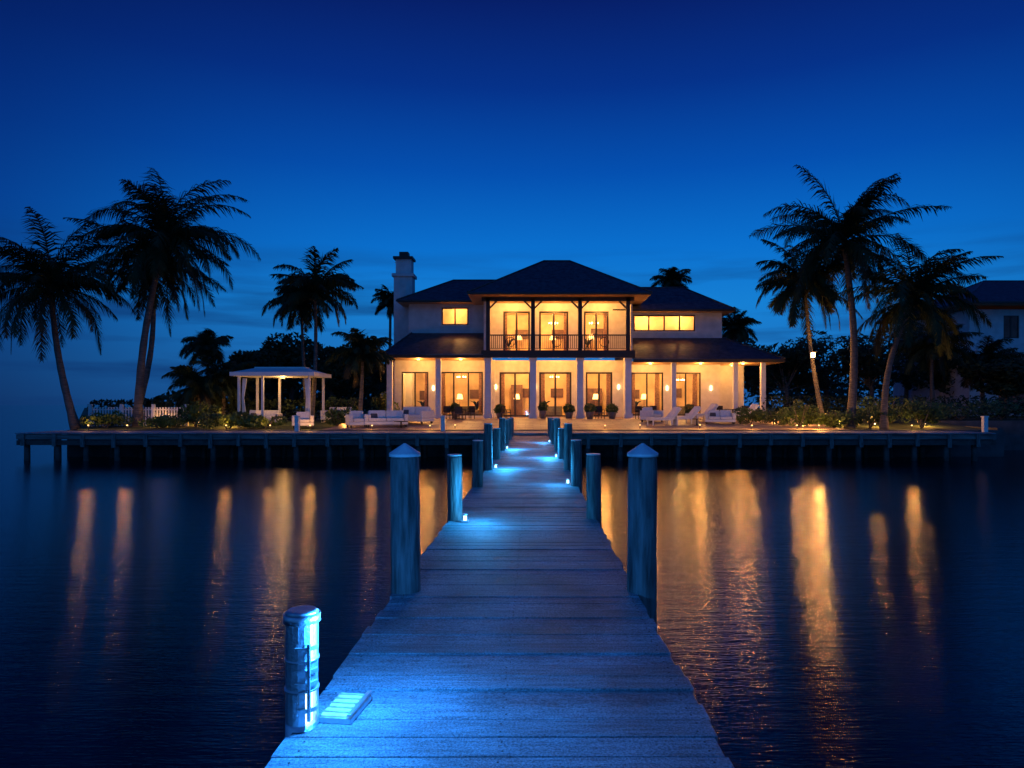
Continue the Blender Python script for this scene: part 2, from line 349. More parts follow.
b.box(-0.09,0.10,-0.16,0.15,0.004,0.035,'steel',M4); b.box(-0.075,0.085,-0.145,0.135,0.036,0.044,'cyan',M4)
for i in range(5): b.box(-0.08,0.09,-0.12+i*0.055,-0.11+i*0.055,0.045,0.052,'steel',M4)
b.box(0.075,0.10,-0.16,0.15,0.045,0.058,'steel',M4)
b.obj('fixture',e,bevel=0.004)
def marker(x,y,wt,side):
    e=empty('dock_marker_light')
    b=MB(); b.box(x-0.05,x+0.05,y-0.05,y+0.05,DZ+0.004,DZ+0.03,'steel'); b.cyl(x,y,DZ+0.031,DZ+0.10,0.025,'cyanb',12); b.cyl(x,y,DZ+0.101,DZ+0.12,0.04,'steel',12)
    b.obj('fixture',e)
    point('bulb_light',(x+side*0.25,y-0.15,DZ+0.42),wt,(0.03,0.40,1.0),0.04,e)
marker(XL+0.27,9.9,50,1)
marker(XR-0.2,14.6,28,-1); marker(XL+0.26,18.2,90,1); marker(XR-0.2,22.0,110,-1); marker(XL+0.26,26.2,110,1); marker(XR-0.2,31.0,60,-1)

# ------------------------------------------------------------ shoreline boardwalk
def boardwalk(x0,x1):
    e=empty('boardwalk'); b=MB(); x=x0
    while x<x1-0.1:
        b.box(x,min(x1,x+0.28),38.2+random.uniform(-.03,.03),41.6,1.52,1.58+random.uniform(-.004,.004),'deck'); x+=0.29
    b.obj('planks',e)
    b=MB(); b.box(x0,x1,38.3,38.42,1.22,1.50,'fascia'); b.box(x0,x1,38.32,38.42,0.9,1.17,'piling_under'); b.box(x0,x0+0.12,38.43,41.5,1.05,1.50,'fascia'); b.box(x1-0.12,x1,38.43,41.5,1.05,1.50,'fascia')
    x=x0+0.4
    while x<x1:
        for yy_ in (38.6,41.0): b.tube([(x,yy_,-1),(x,yy_,1.5)],[0.17,0.15],'piling_under',10)
        b.box(x-0.1,x+0.1,38.2,38.29,0.8+random.uniform(-.1,.1),1.51,'pile')
        x+=random.uniform(1.5,1.95)
    b.obj('frame',e)
boardwalk(-29.0,XL-0.05); boardwalk(XR+0.05,26.0)
b=MB(); b.box(XL,XR,38.0,41.95,1.49,1.585,'deck'); b.obj('pier_landing')

# ------------------------------------------------------------ house
H=empty('waterfront_house')
def wall(b,x0,x1,z0,z1,y0,y1,ops,k):
    xs=sorted(set([x0,x1]+[v for o in ops for v in o[:2]])); zs=sorted(set([z0,z1]+[v for o in ops for v in o[2:4]]))
    for i in range(len(xs)-1):
        for j in range(len(zs)-1):
            cx=(xs[i]+xs[i+1])/2; cz=(zs[j]+zs[j+1])/2
            if any(o[0]<cx<o[1] and o[2]<cz<o[3] for o in ops): continue
            b.box(xs[i],xs[i+1],y0,y1,zs[j],zs[j+1],k)
def window(b,o,y,nv,nh=1,fr=0.11,tr=None):
    x0,x1,z0,z1=o; ya,yb=y+0.06,y+0.14
    b.box(x0,x1,ya,yb,z0,z0+fr,'frame'); b.box(x0,x1,ya,yb,z1-fr,z1,'frame')
    b.box(x0,x0+fr,ya,yb,z0+fr,z1-fr,'frame'); b.box(x1-fr,x1,ya,yb,z0+fr,z1-fr,'frame')
    for i in range(1,nv):
        x=x0+(x1-x0)*i/nv; b.box(x-fr*0.55,x+fr*0.55,ya,yb,z0+fr,z1-fr,'frame')
    if tr: b.box(x0+fr,x1-fr,ya+0.01,yb-0.01,tr-0.05,tr+0.05,'frame')
    b.face([(x0+fr,y+0.1,z0+fr),(x1-fr,y+0.1,z0+fr),(x1-fr,y+0.1,z1-fr),(x0+fr,y+0.1,z1-fr)],'glass')
G0=2.15
bw=MB(); bwin=MB()
opsL=[(-10.5,-8.35,2.3,5.8),(-7.5,-4.0,2.3,5.8)]
wall(bw,-10.8,-3.3,G0,6.75,54.5,54.75,opsL,'stucco')
for o in opsL: window(bwin,o,54.5,2 if o[1]-o[0]<2.5 else 3)
opsC=[(-2.7,-0.2,G0+.05,5.8),(0.5,3.1,G0+.05,5.8),(4.25,6.4,G0+.05,5.8)]
wall(bw,-3.05,7.25,G0,6.75,55.0,55.25,opsC,'stucco')
for o in opsC: window(bwin,o,55.0,2,fr=0.14)
bw.box(-3.3,-3.05,54.5,60,G0,6.75,'stucco'); bw.box(7.25,7.5,54.5,60,G0,6.75,'stucco')
opsR=[(7.8,10.4,2.3,5.75),(11.0,13.4,2.3,5.75)]
wall(bw,7.5,14.7,G0,6.45,54.5,54.75,opsR,'stucco')
for o in opsR: window(bwin,o,54.5,2)
bw.box(14.7,14.95,54.5,60,G0,6.45,'stucco'); bw.box(14.95,17.6,57,57.25,G0,6.45,'stucco')
bw.box(-11.05,-10.8,54.5,61,G0,6.75,'stucco')
bw.box(-10.8,14.7,60,60.25,G0,6.45,'int'); bw.box(-10.8,14.7,54.76,59.98,G0-0.3,G0+0.03,'floor')
bw.box(-10.8,-3.31,54.76,59.98,6.5,6.7,'int'); bw.box(-3.04,7.24,55.26,59.98,6.5,6.7,'int'); bw.box(7.51,14.69,54.76,59.98,6.25,6.44,'int')
bw.box(-7.95,-7.8,54.8,57.2,G0+.03,6.5,'int'); bw.box(3.6,3.75,56.5,59.9,G0+.03,6.5,'int')
U0=7.27
opsU=[(-2.4,-0.25,U0+.05,10.7),(0.5,2.85,U0+.05,10.7),(4.1,6.1,U0+.05,10.7)]
wall(bw,-3.6,7.5,U0,11.35,55.0,55.25,opsU,'stucco')
for o in opsU: window(bwin,o,55.0,2,fr=0.14)
# balcony side walls, added to keep the balcony lamplight off the wings
bw.box(-3.78,-3.6,52.3,55.9,U0,11.36,'stucco'); bw.box(7.5,7.62,52.3,55.9,U0,10.9,'stucco')
bw.box(-3.6,7.5,59.5,59.7,U0,11.35,'int'); bw.box(-3.6,-3.4,55.26,59.49,U0,11.35,'int'); bw.box(7.3,7.5,55.26,59.49,U0,11.35,'int')
bw.box(-3.39,7.29,55.26,59.49,11.0,11.2,'int'); bw.box(3.35,3.5,56.2,59.4,U0,11,'int')
opsUL=[(-7.5,-5.3,9.7,11.15)]
wall(bw,-10.0,-3.79,8.0,11.45,56.0,56.2,opsUL,'stucco'); window(bwin,opsUL[0],56.0,2)
bw.box(-10.2,-10.0,56,63,6.8,11.45,'stucco'); bw.box(-10,-3.62,58.5,58.7,8,11.45,'int'); bw.box(-9.99,-3.62,56.21,58.49,8.9,9.0,'int')
opsUR=[(8.25,13.3,9.2,10.55)]
wall(bw,7.63,15.3,7.8,10.72,56.0,56.2,opsUR,'stucco'); window(bwin,opsUR[0],56.0,4)
bw.box(15.3,15.5,56,63,6.8,10.72,'stucco'); bw.box(7.52,15.3,58.5,58.7,7.8,10.72,'int'); bw.box(7.52,15.29,56.21,58.49,8.4,8.5,'int')
# window sills
bw.box(-7.6,-5.2,55.9,55.99,9.6,9.69,'white'); bw.box(8.15,13.4,55.9,55.99,9.1,9.19,'white')
bw.obj('walls',H); bwin.obj('windows',H)
b=MB()
b.hip(-4.85,8.8,50.8,64,11.55,0.9,3.1,57.4,15.25,'roof',caps=True)
b.hip(-10.95,-3.0,55.0,65,11.62,-7.0,-2.0,60,14.1,'roof',caps=True)
b.hip(6.5,16.3,55.1,65,10.9,7.5,13.2,60,13.45,'roof',caps=True)
def leanto(b,x0,x1,y0,y1,z0,z1,xt0,xt1,k='roof'):
    A,B=(x0,y0,z0),(x1,y0,z0); C,D=(xt1,y1,z1),(xt0,y1,z1)
    b.face([A,B,C,D],k)
    b.face([(x0,63,z0),A,D,(xt0,63,z1)],k); b.face([B,(x1,63,z0),(xt1,63,z1),C],k)
    b.box(x0,x1,y0,y0+0.1,z0-0.24,z0-0.003,'timber')
    b.box(x0,x1,y0+0.101,y1,z0-0.24,z0-0.14,'soffit')
leanto(b,-11.4,-3.75,51.4,56.0,6.95,9.05,-9.95,-3.75)
leanto(b,7.55,19.0,51.4,56.0,6.62,8.65,7.55,15.6)
b.tube([(-11.4,51.4,6.95),(-9.95,56,9.05)],[.09,.09],'roof',6); b.tube([(19,51.4,6.62),(15.6,56,8.65)],[.09,.09],'roof',6)
b.obj('roof',H)
b=MB()
b.box(-11.75,-10.2,57.6,59.0,G0,14.0,'stucco'); b.box(-11.9,-10.05,57.45,59.15,14.0,14.25,'stucco'); b.box(-11.6,-10.3,57.7,58.9,14.25,15.5,'stucco'); b.box(-11.8,-10.15,57.5,59.1,15.5,15.7,'timber')
b.box(-11.35,-10.6,57.9,58.7,15.7,16.15,'timber')
b.obj('chimney',H)
b=MB()
b.box(-3.85,7.65,51.6,54.98,6.95,7.25,'soffit'); b.box(-3.9,7.7,51.5,51.6,6.72,7.28,'timber')
b.box(-3.9,-3.8,51.6,54.9,6.72,7.28,'timber'); b.box(7.6,7.7,51.6,54.9,6.72,7.28,'timber')
CX=[-3.42,0.0,3.58,7.23]
for x in CX:
    b.box(x-0.24,x+0.24,51.75,52.23,G0-.1,6.93,'white'); b.box(x-0.32,x+0.32,51.67,52.31,G0-.1,G0+.35,'white'); b.box(x-0.3,x+0.3,51.69,52.29,6.5,6.72,'white')
    b.box(x-0.15,x+0.15,51.85,52.11,7.26,11.33,'timber')
    for s_ in (-1,1):
        if (x==CX[0] and s_==-1) or (x==CX[-1] and s_==1): continue
        M4=Matrix.Translation((x+s_*0.45,51.98,10.85))@Matrix.Rotation(s_*math.radians(45),4,'Y'); b.box(-0.06,0.06,-0.06,0.06,-0.6,0.6,'timber',M4)
b.box(-3.9,7.7,51.85,52.11,11.05,11.35,'timber')
b.obj('balcony_and_columns',H)
b=MB()
b.box(-3.4,7.2,51.72,51.79,8.4,8.5,'frame'); b.box(-3.4,7.2,51.73,51.78,7.42,7.46,'frame')
x=-3.3
while x<7.2: b.box(x-0.025,x+0.025,51.735,51.775,7.46,8.4,'frame'); x+=0.15
for i in range(3):
    xm=(CX[i]+CX[i+1])/2
    b.tube([(xm+0.35*math.cos(t*math.pi/8),51.72,7.93+0.35*math.sin(t*math.pi/8)) for t in range(17)],[0.03]*17,'frame',6,False)
b.obj('railing',H)
b=MB()
for x in (-10.9,-7.2): b.box(x-0.2,x+0.2,51.8,52.2,G0-.1,6.7,'white'); b.box(x-0.27,x+0.27,51.73,52.27,G0-.1,G0+.3,'white')
for x in (10.7,15.4,17.5): b.box(x-0.17,x+0.17,51.8,52.14,G0-.1,6.37,'white'); b.box(x-0.25,x+0.25,51.72,52.22,G0-.1,G0+.3,'white')
b.obj('veranda_columns',H)
b=MB()
def deco(x,y,z):
    b.box(x-0.9,x+0.9,y,y+0.8,z,z+0.42,'fabricd'); b.box(x-0.9,x+0.9,y+0.81,y+1.0,z,z+0.85,'fabricd')
for x,y in ((-9.4,57),(-5.6,56.6),(1.6,58),(9.2,57),(12.3,57.2)): deco(x,y,G0+.04)
for x,y,z in ((-6.3,58.8,G0),(-1.4,59.0,G0),(5.4,58.8,G0),(9.6,59,G0),(-1.2,58.8,U0),(1.7,58.9,U0),(5,58.7,U0)):
    b.cyl(x,y,z+.04,z+1.5,0.03,'intdark',8); b.cyl(x,y,z+1.5,z+1.95,0.28,'warmsoft',14,0.18)
for x,z in ((-9.4,4.0),(-5.0,4.1),(-0.7,4.2),(2.1,4.2),(8.8,4.1),(12.5,4.2),(-1.0,9.3),(2.2,9.3),(5.6,9.4)):
    yb=59.95 if z<7 else 59.45; b.box(x-0.55,x+0.55,yb-0.05,yb-0.002,z-0.4,z+0.4,'intdark')
for x in (-4.2,-7.3,8.1,13.15,2.9,-8.6,-2.5,6.15,0.75,10.1):
    for k in range(4): b.cyl(x-0.15+k*0.1,55.5,G0+.05,5.9,0.06,'curtain',8)
for x in (-2.25,2.65,5.9):
    for k in range(3): b.cyl(x-0.1+k*0.1,55.6,U0+.05,10.8,0.06,'curtain',8)
for x,z in ((-6.0,6.49),(1.8,6.49),(12.3,6.24),(1.7,10.99),(5.1,10.99)):
    b.cyl(x,57.2,z-1.0,z,0.015,'intdark',6)
    for a in range(6): b.cyl(x+.35*math.cos(a*1.047),57.2+.35*math.sin(a*1.047),z-1.05,z-.93,.045,'warm',6)
    b.tube([(x+.35*math.cos(a*.5236),57.2+.35*math.sin(a*.5236),z-1.07) for a in range(13)],[.02]*13,'intdark',5,False)
b.box(-1.9,-0.9,59.1,59.7,G0+.04,4.9,'intdark'); b.box(4.6,6.0,59.3,59.8,G0+.04,4.6,'intdark'); b.box(11.4,12.2,59.3,59.8,G0+.04,4.4,'intdark')
for x,z in ((-9.0,G0),(-4.6,G0),(0.9,G0),(8.4,G0),(-2.0,U0),(4.5,U0)):   # indoor plants
    b.cyl(x,56.2,z+.04,z+.6,.2,'pot',10)
    for a in range(9):
        ang=a*.7; q=Vector((x,56.2,z+.6)); b.tube([q,q+Vector((math.cos(ang)*.25,math.sin(ang)*.2,.6)),q+Vector((math.cos(ang)*.6,math.sin(ang)*.45,.75))],[.03,.06,.01],'leafd',5)
b.obj('interior_furnishings',H)
b=MB()
def down(x,y,z,wt,col=WARM,r=0.12):
    b.cyl(x,y,z-0.04,z-0.003,0.1,'warm',12)
    point('lamp',(x,y,z-0.28),wt,col,r,H)
for x in (-8.9,-5.6): down(x,53.0,6.70,200)
for x in (-1.7,1.8,5.4): down(x,53.2,6.94,250)
for x in (9.1,13.0,16.3): down(x,53.0,6.37,200)
for x in (-1.7,1.8,5.4): down(x,53.4,11.36,340)
for x,wt in ((-9.4,330),(-5.7,450)): down(x,56.4,6.5,wt,WARM2)
for x in (-1.4,1.8,5.4): down(x,56.8,6.5,500,WARM2)
for x in (9.1,12.5): down(x,56.4,6.25,450,WARM2)
down(16.2,55.5,6.37,150)
for x in (-1.3,1.6,5.3): down(x,56.8,11.0,500,WARM2)
down(-6.4,57.3,11.4,300,WARM2); down(9.4,57.4,10.7,300,WARM2); down(12.4,57.4,10.7,300,WARM2)
for x,z in ((-3.42,5.2),(0,5.2),(3.58,5.2),(7.23,5.2)):
    b.box(x-0.07,x+0.07,52.24,52.34,z-0.2,z+0.2,'warmsoft')
for x,z in ((-3.0,4.6),(0.15,4.6),(3.7,4.6),(6.9,4.6),(-7.95,4.5),(10.7,4.5),(14.2,4.5)):
    yq=54.9 if -3.3<x<7 else 54.4
    b.box(x-0.06,x+0.06,yq,yq+0.09,z-0.17,z+0.17,'warm')
b.obj('light_fixtures',H)

# ------------------------------------------------------------ palms
def palm(x,y,top,lean=(0,0),L=4.6,nf=26,r=0.24,seed=0,base=None,ll=0.95,wind=0.06):
    rnd=random.Random(seed); b=MB()
    z0=gz(x,y)-0.15 if base is None else base
    P=[];R=[]; n=16
    for i in range(n+1):
        t=i/n
        px=x+lean[0]*(t**1.0)+lean[1]*math.sin(t*math.pi)
        P.append((px,y+0.3*math.sin(t*2.5),z0+(top-z0)*t)); 
        R.append(r*(1.35-0.35*min(1,t*6))*(1-0.42*t)*(1+0.04*((i%2)*2-1)))
    b.tube(P,R,'trunk',10)
    c=Vector(P[-1])
    for i in range(9):
        a=rnd.uniform(0,6.28); q=c+Vector((math.cos(a)*0.26,math.sin(a)*0.26,-0.25-rnd.uniform(0,.25)))
        b.tube([q+Vector((0,0,-0.13)),q+Vector((0,0,-0.08)),q,q+Vector((0,0,0.1))],[0.05,0.13,0.15,0.05],'frond2',7)
    nf=int(nf*1.5); L=L*1.07; ll=ll*1.15
    for f in range(nf):
        az=f*2.39996+rnd.uniform(-0.4,0.4); tt=f/nf
        e0=math.radians(76-108*tt+rnd.uniform(-16,16)); Lf=L*rnd.uniform(0.7,1.15)*(0.85+0.15*math.sin(math.pi*min(1,tt+.2)))
        droop=rnd.uniform(0.9,2.1); curl=rnd.uniform(-.4,.4)
        ns=22; p=c.copy(); pts=[]; dirs=[]
        for s in range(ns+1):
            t=s/ns; el=e0-droop*(t**1.3)
            el=max(el,-1.5); a2=az+curl*t
            d=Vector((math.cos(a2)*math.cos(el)+wind*t,math.sin(a2)*math.cos(el),math.sin(el))).normalized()
            pts.append(p.copy()); dirs.append(d); p=p+d*(Lf/ns)
        mk='frond2' if (tt>0.9 and rnd.random()<.6) else 'frond'
        b.tube(pts[::3]+[pts[-1]],[0.05*(1-0.85*i/8) for i in range(len(pts[::3])+1)],mk,4,False)
        nl=62; tw=rnd.uniform(-.6,.6)
        for i in range(nl):
            t=0.08+0.92*i/nl; s=t*ns; k=min(ns-1,int(s)); q=pts[k].lerp(pts[k+1],s-k); d=dirs[k]
            side0=d.cross(Vector((0,0,1)));
            side0=side0.normalized() if side0.length>1e-3 else Vector((1,0,0))
            side0=Matrix.Rotation(tw,3,d)@side0
            prof=(math.sin(math.pi*min(1,(t*0.85+0.15)))**0.6)
            for sg in (-1,1):
                if rnd.random()<0.06: continue
                le=ll*max(.22,prof)*rnd.uniform(0.65,1.25)
                sd=side0*sg; dn=Vector((0,0,-1))
                l1=(sd*0.7+d*0.75+dn*rnd.uniform(0.0,0.6)+Vector((wind,0,0))).normalized()
                l2=(l1+dn*rnd.uniform(0.3,1.1)).normalized()
                wv=d*0.036*rnd.uniform(0.8,1.4)
                m1=q+l1*le*0.5; m2=m1+l2*le*0.55
                b.face([q-wv,q+wv,m1+wv*0.95,m1-wv*0.95],mk); b.face([m1-wv*.95,m1+wv*.95,m2],mk)
    return b.obj('palm_tree')
def palm_at(bu,d,cu,cv,bend=0,**k):
    X=wx(bu,d); return palm(X,d,wz(cv,d),lean=(wx(cu,d)-X,bend),**k)
palm_at(137,45,163,238,-0.5,L=5.9,nf=32,seed=21,r=0.27,ll=1.15)
palm_at(133,47,150,268,0.5,L=5.2,nf=24,seed=2,r=0.22)
palm_at(76,44,48,288,-0.4,L=5.6,nf=30,seed=3,r=0.25,ll=1.1)
palm_at(206,62,206,348,0,L=2.6,nf=20,seed=4,r=0.18)
palm_at(196,47,198,388,0,L=2.7,nf=22,seed=14,r=0.18,ll=.7)
palm_at(222,48,222,382,0,L=2.7,nf=22,seed=15,r=0.18,ll=.7)
palm_at(311,47,314,292,0.1,L=3.5,nf=24,seed=5,r=0.16,ll=.85)
palm_at(307,49,300,300,-0.1,L=3.0,nf=14,seed=16,r=0.14,ll=.8)
palm_at(359,48,362,354,0,L=2.5,nf=24,seed=6,r=0.16,ll=.7)
palm_at(850,44,845,241,0.55,L=5.7,nf=32,seed=7,r=0.27,ll=1.1)
palm_at(824,47,806,285,-0.1,L=4.2,nf=26,seed=8,r=0.17)
palm_at(884,43,916,298,-0.5,L=5.1,nf=30,seed=9,r=0.22)
palm_at(672,75,672,282,0,L=2.8,nf=22,seed=10,r=0.22,ll=.8)
palm_at(735,66,735,328,0,L=2.7,nf=22,seed=11,r=0.22,ll=.8)
palm_at(388,70,390,302,0,L=2.2,nf=20,seed=12,r=0.2,ll=.7)
palm_at(985,60,985,365,0,L=3.6,nf=22,seed=13,r=0.2)
palm_at(934,58,934,345,0,L=3.6,nf=22,seed=17,r=0.2)

# ------------------------------------------------------------ foliage
def leaves(b,cx,cy,cz,rx,ry,rz,n,sz,k,rnd):
    for i in range(n):
        while True:
            v=Vector((rnd.uniform(-1,1),rnd.uniform(-1,1),rnd.uniform(-1,1)))
            if 0.3<v.length<1: break
        v=v.normalized()*(v.length**0.35)
        p=Vector((cx+v.x*rx,cy+v.y*ry,cz+v.z*rz))
        a=Vector((rnd.gauss(0,1),rnd.gauss(0,1),rnd.gauss(0,1))).normalized(); c=a.orthogonal().normalized()
        s=sz*rnd.uniform(0.6,1.4)
        b.face([p-a*s,p+c*s*0.45,p+a*s,p-c*s*0.45],k)
def shrub(x,y,rx,rz,name='shrub',n=900,k='leaf',seed=0,ry=None):
    rnd=random.Random(seed+int(x*100)); b=MB(); z=gz(x,y); ry=ry or rx*0.7
    for i in range(5):
        a=rnd.uniform(0,6.28); b.tube([(x,y,z-0.1),(x+math.cos(a)*rx*.5,y+math.sin(a)*ry*.5,z+rz)],[0.04,0.015],'trunk',5)
    m=max(5,int(rx*5))
    for i in range(m):
        ox=rnd.uniform(-.75,.75)*rx; oy=rnd.uniform(-.6,.6)*ry
        leaves(b,x+ox,y+oy,z+rz*rnd.uniform(0.4,0.8),rx*rnd.uniform(.2,.4)+.15,ry*.4+.1,rz*rnd.uniform(.3,.5),n//m,0.11,k,rnd)
    return b.obj(name)
def tree(x,y,h,r,seed):
    rnd=random.Random(seed); b=MB(); z=gz(x,y)
    b.tube([(x,y,z-.2),(x+.2,y,z+h*.3),(x,y,z+h*.55)],[0.3,0.22,0.15],'trunk',8)
    for i in range(16):
        a=rnd.uniform(0,6.28); rr=r*rnd.uniform(.15,.85); q=(x+math.cos(a)*rr,y+math.sin(a)*rr*.8,z+h*rnd.uniform(.4,.92))
        b.tube([(x,y,z+h*.35),q],[0.1,0.03],'trunk',5,False)
        leaves(b,*q,r*.36,r*.36,h*.13,210,0.24,'leafd',rnd)
    return b.obj('broadleaf_tree')
for i,(u,v,d,r) in enumerate([(262,342,70,4),(290,336,72,4),(245,352,66,3),(330,347,68,3.5),(360,345,75,4),(785,345,68,4),(825,325,72,5),(870,335,66,4.5),(905,330,76,5),(945,345,70,4),(765,352,74,4),(1005,360,56,3.0),(740,335,76,3.5)]):
    tree(wx(u,d),d,wz(v,d)-2.1,r,100+i)
rnd=random.Random(55); b=MB()
for i in range(90):
    d=rnd.uniform(85,110); u=rnd.choice([rnd.uniform(215,400),rnd.uniform(700,1150),rnd.uniform(150,1150)])
    X=wx(u,d); hh=rnd.uniform(4,8)*(0.55 if u<230 else 1)
    leaves(b,X,d,2+hh*.55,4,3,hh*.5,150,0.5,'leafd',rnd)
b.obj('distant_trees')
for (u,d,rx,rz,n) in [(105,44,1.6,.9,900),(196,45,1.6,1.5,1200),(228,43.4,1.7,1.0,1300),(265,43.4,1.5,.8,1100),(160,44,2.0,.8,1000),(337,45,1.0,1.1,800),(345,49,1.4,1.5,900),(750,46,1.1,1.1,900),(775,46,1.3,.9,900),(800,44.5,1.3,1.5,1400),(835,44,1.6,1.0,1200),(870,43.8,1.5,1.2,1200),(922,43.9,1.5,1.6,1600),(960,50,3,1.2,1200),(1000,50,3,1.3,1200),(890,47,3,1.6,1400),(385,53.5,1,1.8,700)]:
    shrub(wx(u,d),d,rx,rz,n=n)
b=MB(); rnd=random.Random(3)
for i in range(60):
    x=-31+i*0.3; leaves(b,x,48.5+rnd.uniform(-.3,.3),gz(0,48.5)+.8,0.5,0.5,0.75,70,0.13,'leafd',rnd)
b.obj('hedge')
b=MB()
for i in range(70):
    x=17.5+i*0.3; leaves(b,x,50.5+rnd.uniform(-.3,.3),gz(0,50)+.9,0.5,0.5,0.9,70,0.13,'leafd',rnd)
b.obj('hedge')
def planter(u,d,h=0.6,r=0.3):
    X=wx(u,d); z=gz(X,d)+.045; e=empty('potted_plant'); b=MB(); b.tube([(X,d,z),(X,d,z+h*.9),(X,d,z+h)],[r*.7,r,r*1.08],'pot',14); b.obj('pot',e)
    b=MB(); leaves(b,X,d,z+h+0.25,r*1.3,r*1.2,0.36,220,0.14,'leaf',random.Random(u)); b.obj('plant',e)
for u,d in ((543,51),(569,51.3),(500,51),(612,51),(590,50.2),(690,51),(455,51.2)): planter(u,d,random.uniform(.4,.6),random.uniform(.24,.34))

# ------------------------------------------------------------ patio furniture
def sofa(u,d,w_,rot=0,name='outdoor_sofa',k=1.0):
    X=wx(u,d); z=gz(X,d)+.045; M4=Matrix.Translation((X,d,z))@Matrix.Rotation(rot,4,'Z')@Matrix.Scale(k,4); b=MB()
    b.box(-w_/2,w_/2,-.45,.45,0.12,0.28,'white',M4)
    for sx in (-1,1):
        b.box(sx*(w_/2-.1)-.05,sx*(w_/2-.1)+.05,-.4,-.3,0,0.12,'frame',M4); b.box(sx*(w_/2-.1)-.05,sx*(w_/2-.1)+.05,.3,.4,0,0.12,'frame',M4)
        b.box(min(sx*w_/2,sx*(w_/2-.18)),max(sx*w_/2,sx*(w_/2-.18)),-.45,.45,.285,.66,'fabric',M4)
    n=max(1,int(w_/0.8)); iw=(w_-.4)/n
    for i in range(n):
        x0=-w_/2+.2+i*iw; b.box(x0+.01,x0+iw-.01,-.44,.2,.29,.46,'fabric',M4)
        b.box(x0+.02,x0+iw-.02,.13,.3,.465,.88,'fabric',M4@Matrix.Rotation(-0.12,4,'X'))
        if n>1 and i!=1:
            b.box(x0+.1,x0+.48,.0,.1,.47,.82,'fabricd',M4@Matrix.Rotation(-0.3,4,'X'))
    b.box(-w_/2+.19,w_/2-.19,.33,.45,.285,.8,'white',M4)
    b.obj(name,bevel=0.04)
def lounger(u,d,rot):
    X=wx(u,d); z=gz(X,d)+.045; M4=Matrix.Translation((X,d,z))@Matrix.Rotation(rot,4,'Z')@Matrix.Scale(1.2,4); b=MB()
    b.box(-.95,.35,-.33,.33,.28,.34,'white',M4); b.box(-.93,.34,-.3,.3,.345,.45,'fabric',M4)
    B4=M4@Matrix.Translation((.35,0,.31))@Matrix.Rotation(-math.radians(48),4,'Y')
    b.box(0,.85,-.33,.33,-.03,.03,'white',B4); b.box(0.03,.84,-.3,.3,.035,.13,'fabric',B4)
    for x in (-.85,.3):
        for y_ in (-.3,.3): b.box(x-.03,x+.03,y_-.03,y_+.03,0,.28,'white',M4)
    b.box(.66,.72,-.3,.3,0,.5,'white',M4)
    b.obj('sun_lounger',bevel=0.015)
def table(u,d,r=0.45,h=0.45):
    X=wx(u,d); z=gz(X,d)+.045; b=MB(); b.cyl(X,d,z+h-.05,z+h,r,'timber',20); b.cyl(X,d,z+.03,z+h-.05,.05,'timber',8); b.cyl(X,d,z,z+.03,r*.6,'timber',16); b.obj('patio_table')
def chair(u,d,rot):
    X=wx(u,d); z=gz(X,d)+.045; M4=Matrix.Translation((X,d,z))@Matrix.Rotation(rot,4,'Z'); b=MB()
    b.box(-.27,.27,-.27,.27,.4,.47,'fabricd',M4); b.box(-.27,.27,.22,.28,.475,.95,'timber',M4)
    for x in (-.24,.24):
        for y_ in (-.24,.24): b.box(x-.025,x+.025,y_-.025,y_+.025,0,.4,'timber',M4)
        b.box(x-.03,x+.03,-.25,.22,.64,.68,'timber',M4); b.box(x-.025,x+.025,-.25,-.2,.47,.64,'timber',M4)
    b.obj('patio_chair',bevel=0.01)
sofa(386,44.4,2.2,0.25,k=1.25); sofa(412,46.4,2.2,-0.6,k=1.35); sofa(358,44.0,1.1,0.5,'outdoor_armchair',1.25); sofa(303,43.6,1.1,0.3,'outdoor_armchair',1.2)
sofa(262,46,2.2,0.0,k=1.1); sofa(338,47.5,1.8,-0.2,k=1.2); sofa(652,47.5,1.1,.7,'outdoor_armchair',1.2); sofa(720,46.2,1.8,-.2,k=1.1)
lounger(664,45.3,0.35); lounger(684,46,0.25); lounger(702,48,0.3); lounger(742,48,0.2)
table(401,43.4); table(697,45.3,.3)
for u,d,r_ in ((448,50,.5),(470,50,-.5),(459,49.2,3.1),(506,50.5,1),(640,50,0.3),(652,50.6,-.6),(722,50.5,.4),(745,50.5,-.4),(600,50.3,.3)): chair(u,d,r_)
table(459,50.2,.6,.72); table(646,49.8,.5,.7); table(733,50.3,.6,.72)

GX,GY=-16.95,46.2; gzz=gz(0,GY)
e=empty('pergola'); b=MB()
for sx in (-2.3,-0.75,2.3):
    for sy in (-1.5,1.5): b.box(GX+sx-.07,GX+sx+.07,GY+sy-.07,GY+sy+.07,gzz-.1,5.04,'white'); b.box(GX+sx-.12,GX+sx+.12,GY+sy-.12,GY+sy+.12,gzz-.1,gzz+.25,'white')
for sx in (-2.05,2.0):
    for k in range(4): b.tube([(GX+sx+k*.06,GY-1.4,4.9),(GX+sx*1.04+k*.03,GY-1.4,3.6),(GX+sx+k*.07,GY-1.4,gzz+.1)],[.06,.035,.07],'fabric',7)
b.obj('frame',e)
b=MB(); b.box(GX-2.75,GX+2.75,GY-1.9,GY+1.9,5.05,5.3,'white')
b.face([(GX-2.6,GY-1.8,5.303),(GX+2.6,GY-1.8,5.303),(GX+1.7,GY-.5,5.62),(GX-1.7,GY-.5,5.62)],'white')
b.face([(GX-2.6,GY+1.8,5.303),(GX+2.6,GY+1.8,5.303),(GX+1.7,GY+.5,5.62),(GX-1.7,GY+.5,5.62)],'white')
b.face([(GX-2.6,GY-1.8,5.303),(GX-2.6,GY+1.8,5.303),(GX-1.7,GY+.5,5.62),(GX-1.7,GY-.5,5.62)],'white')
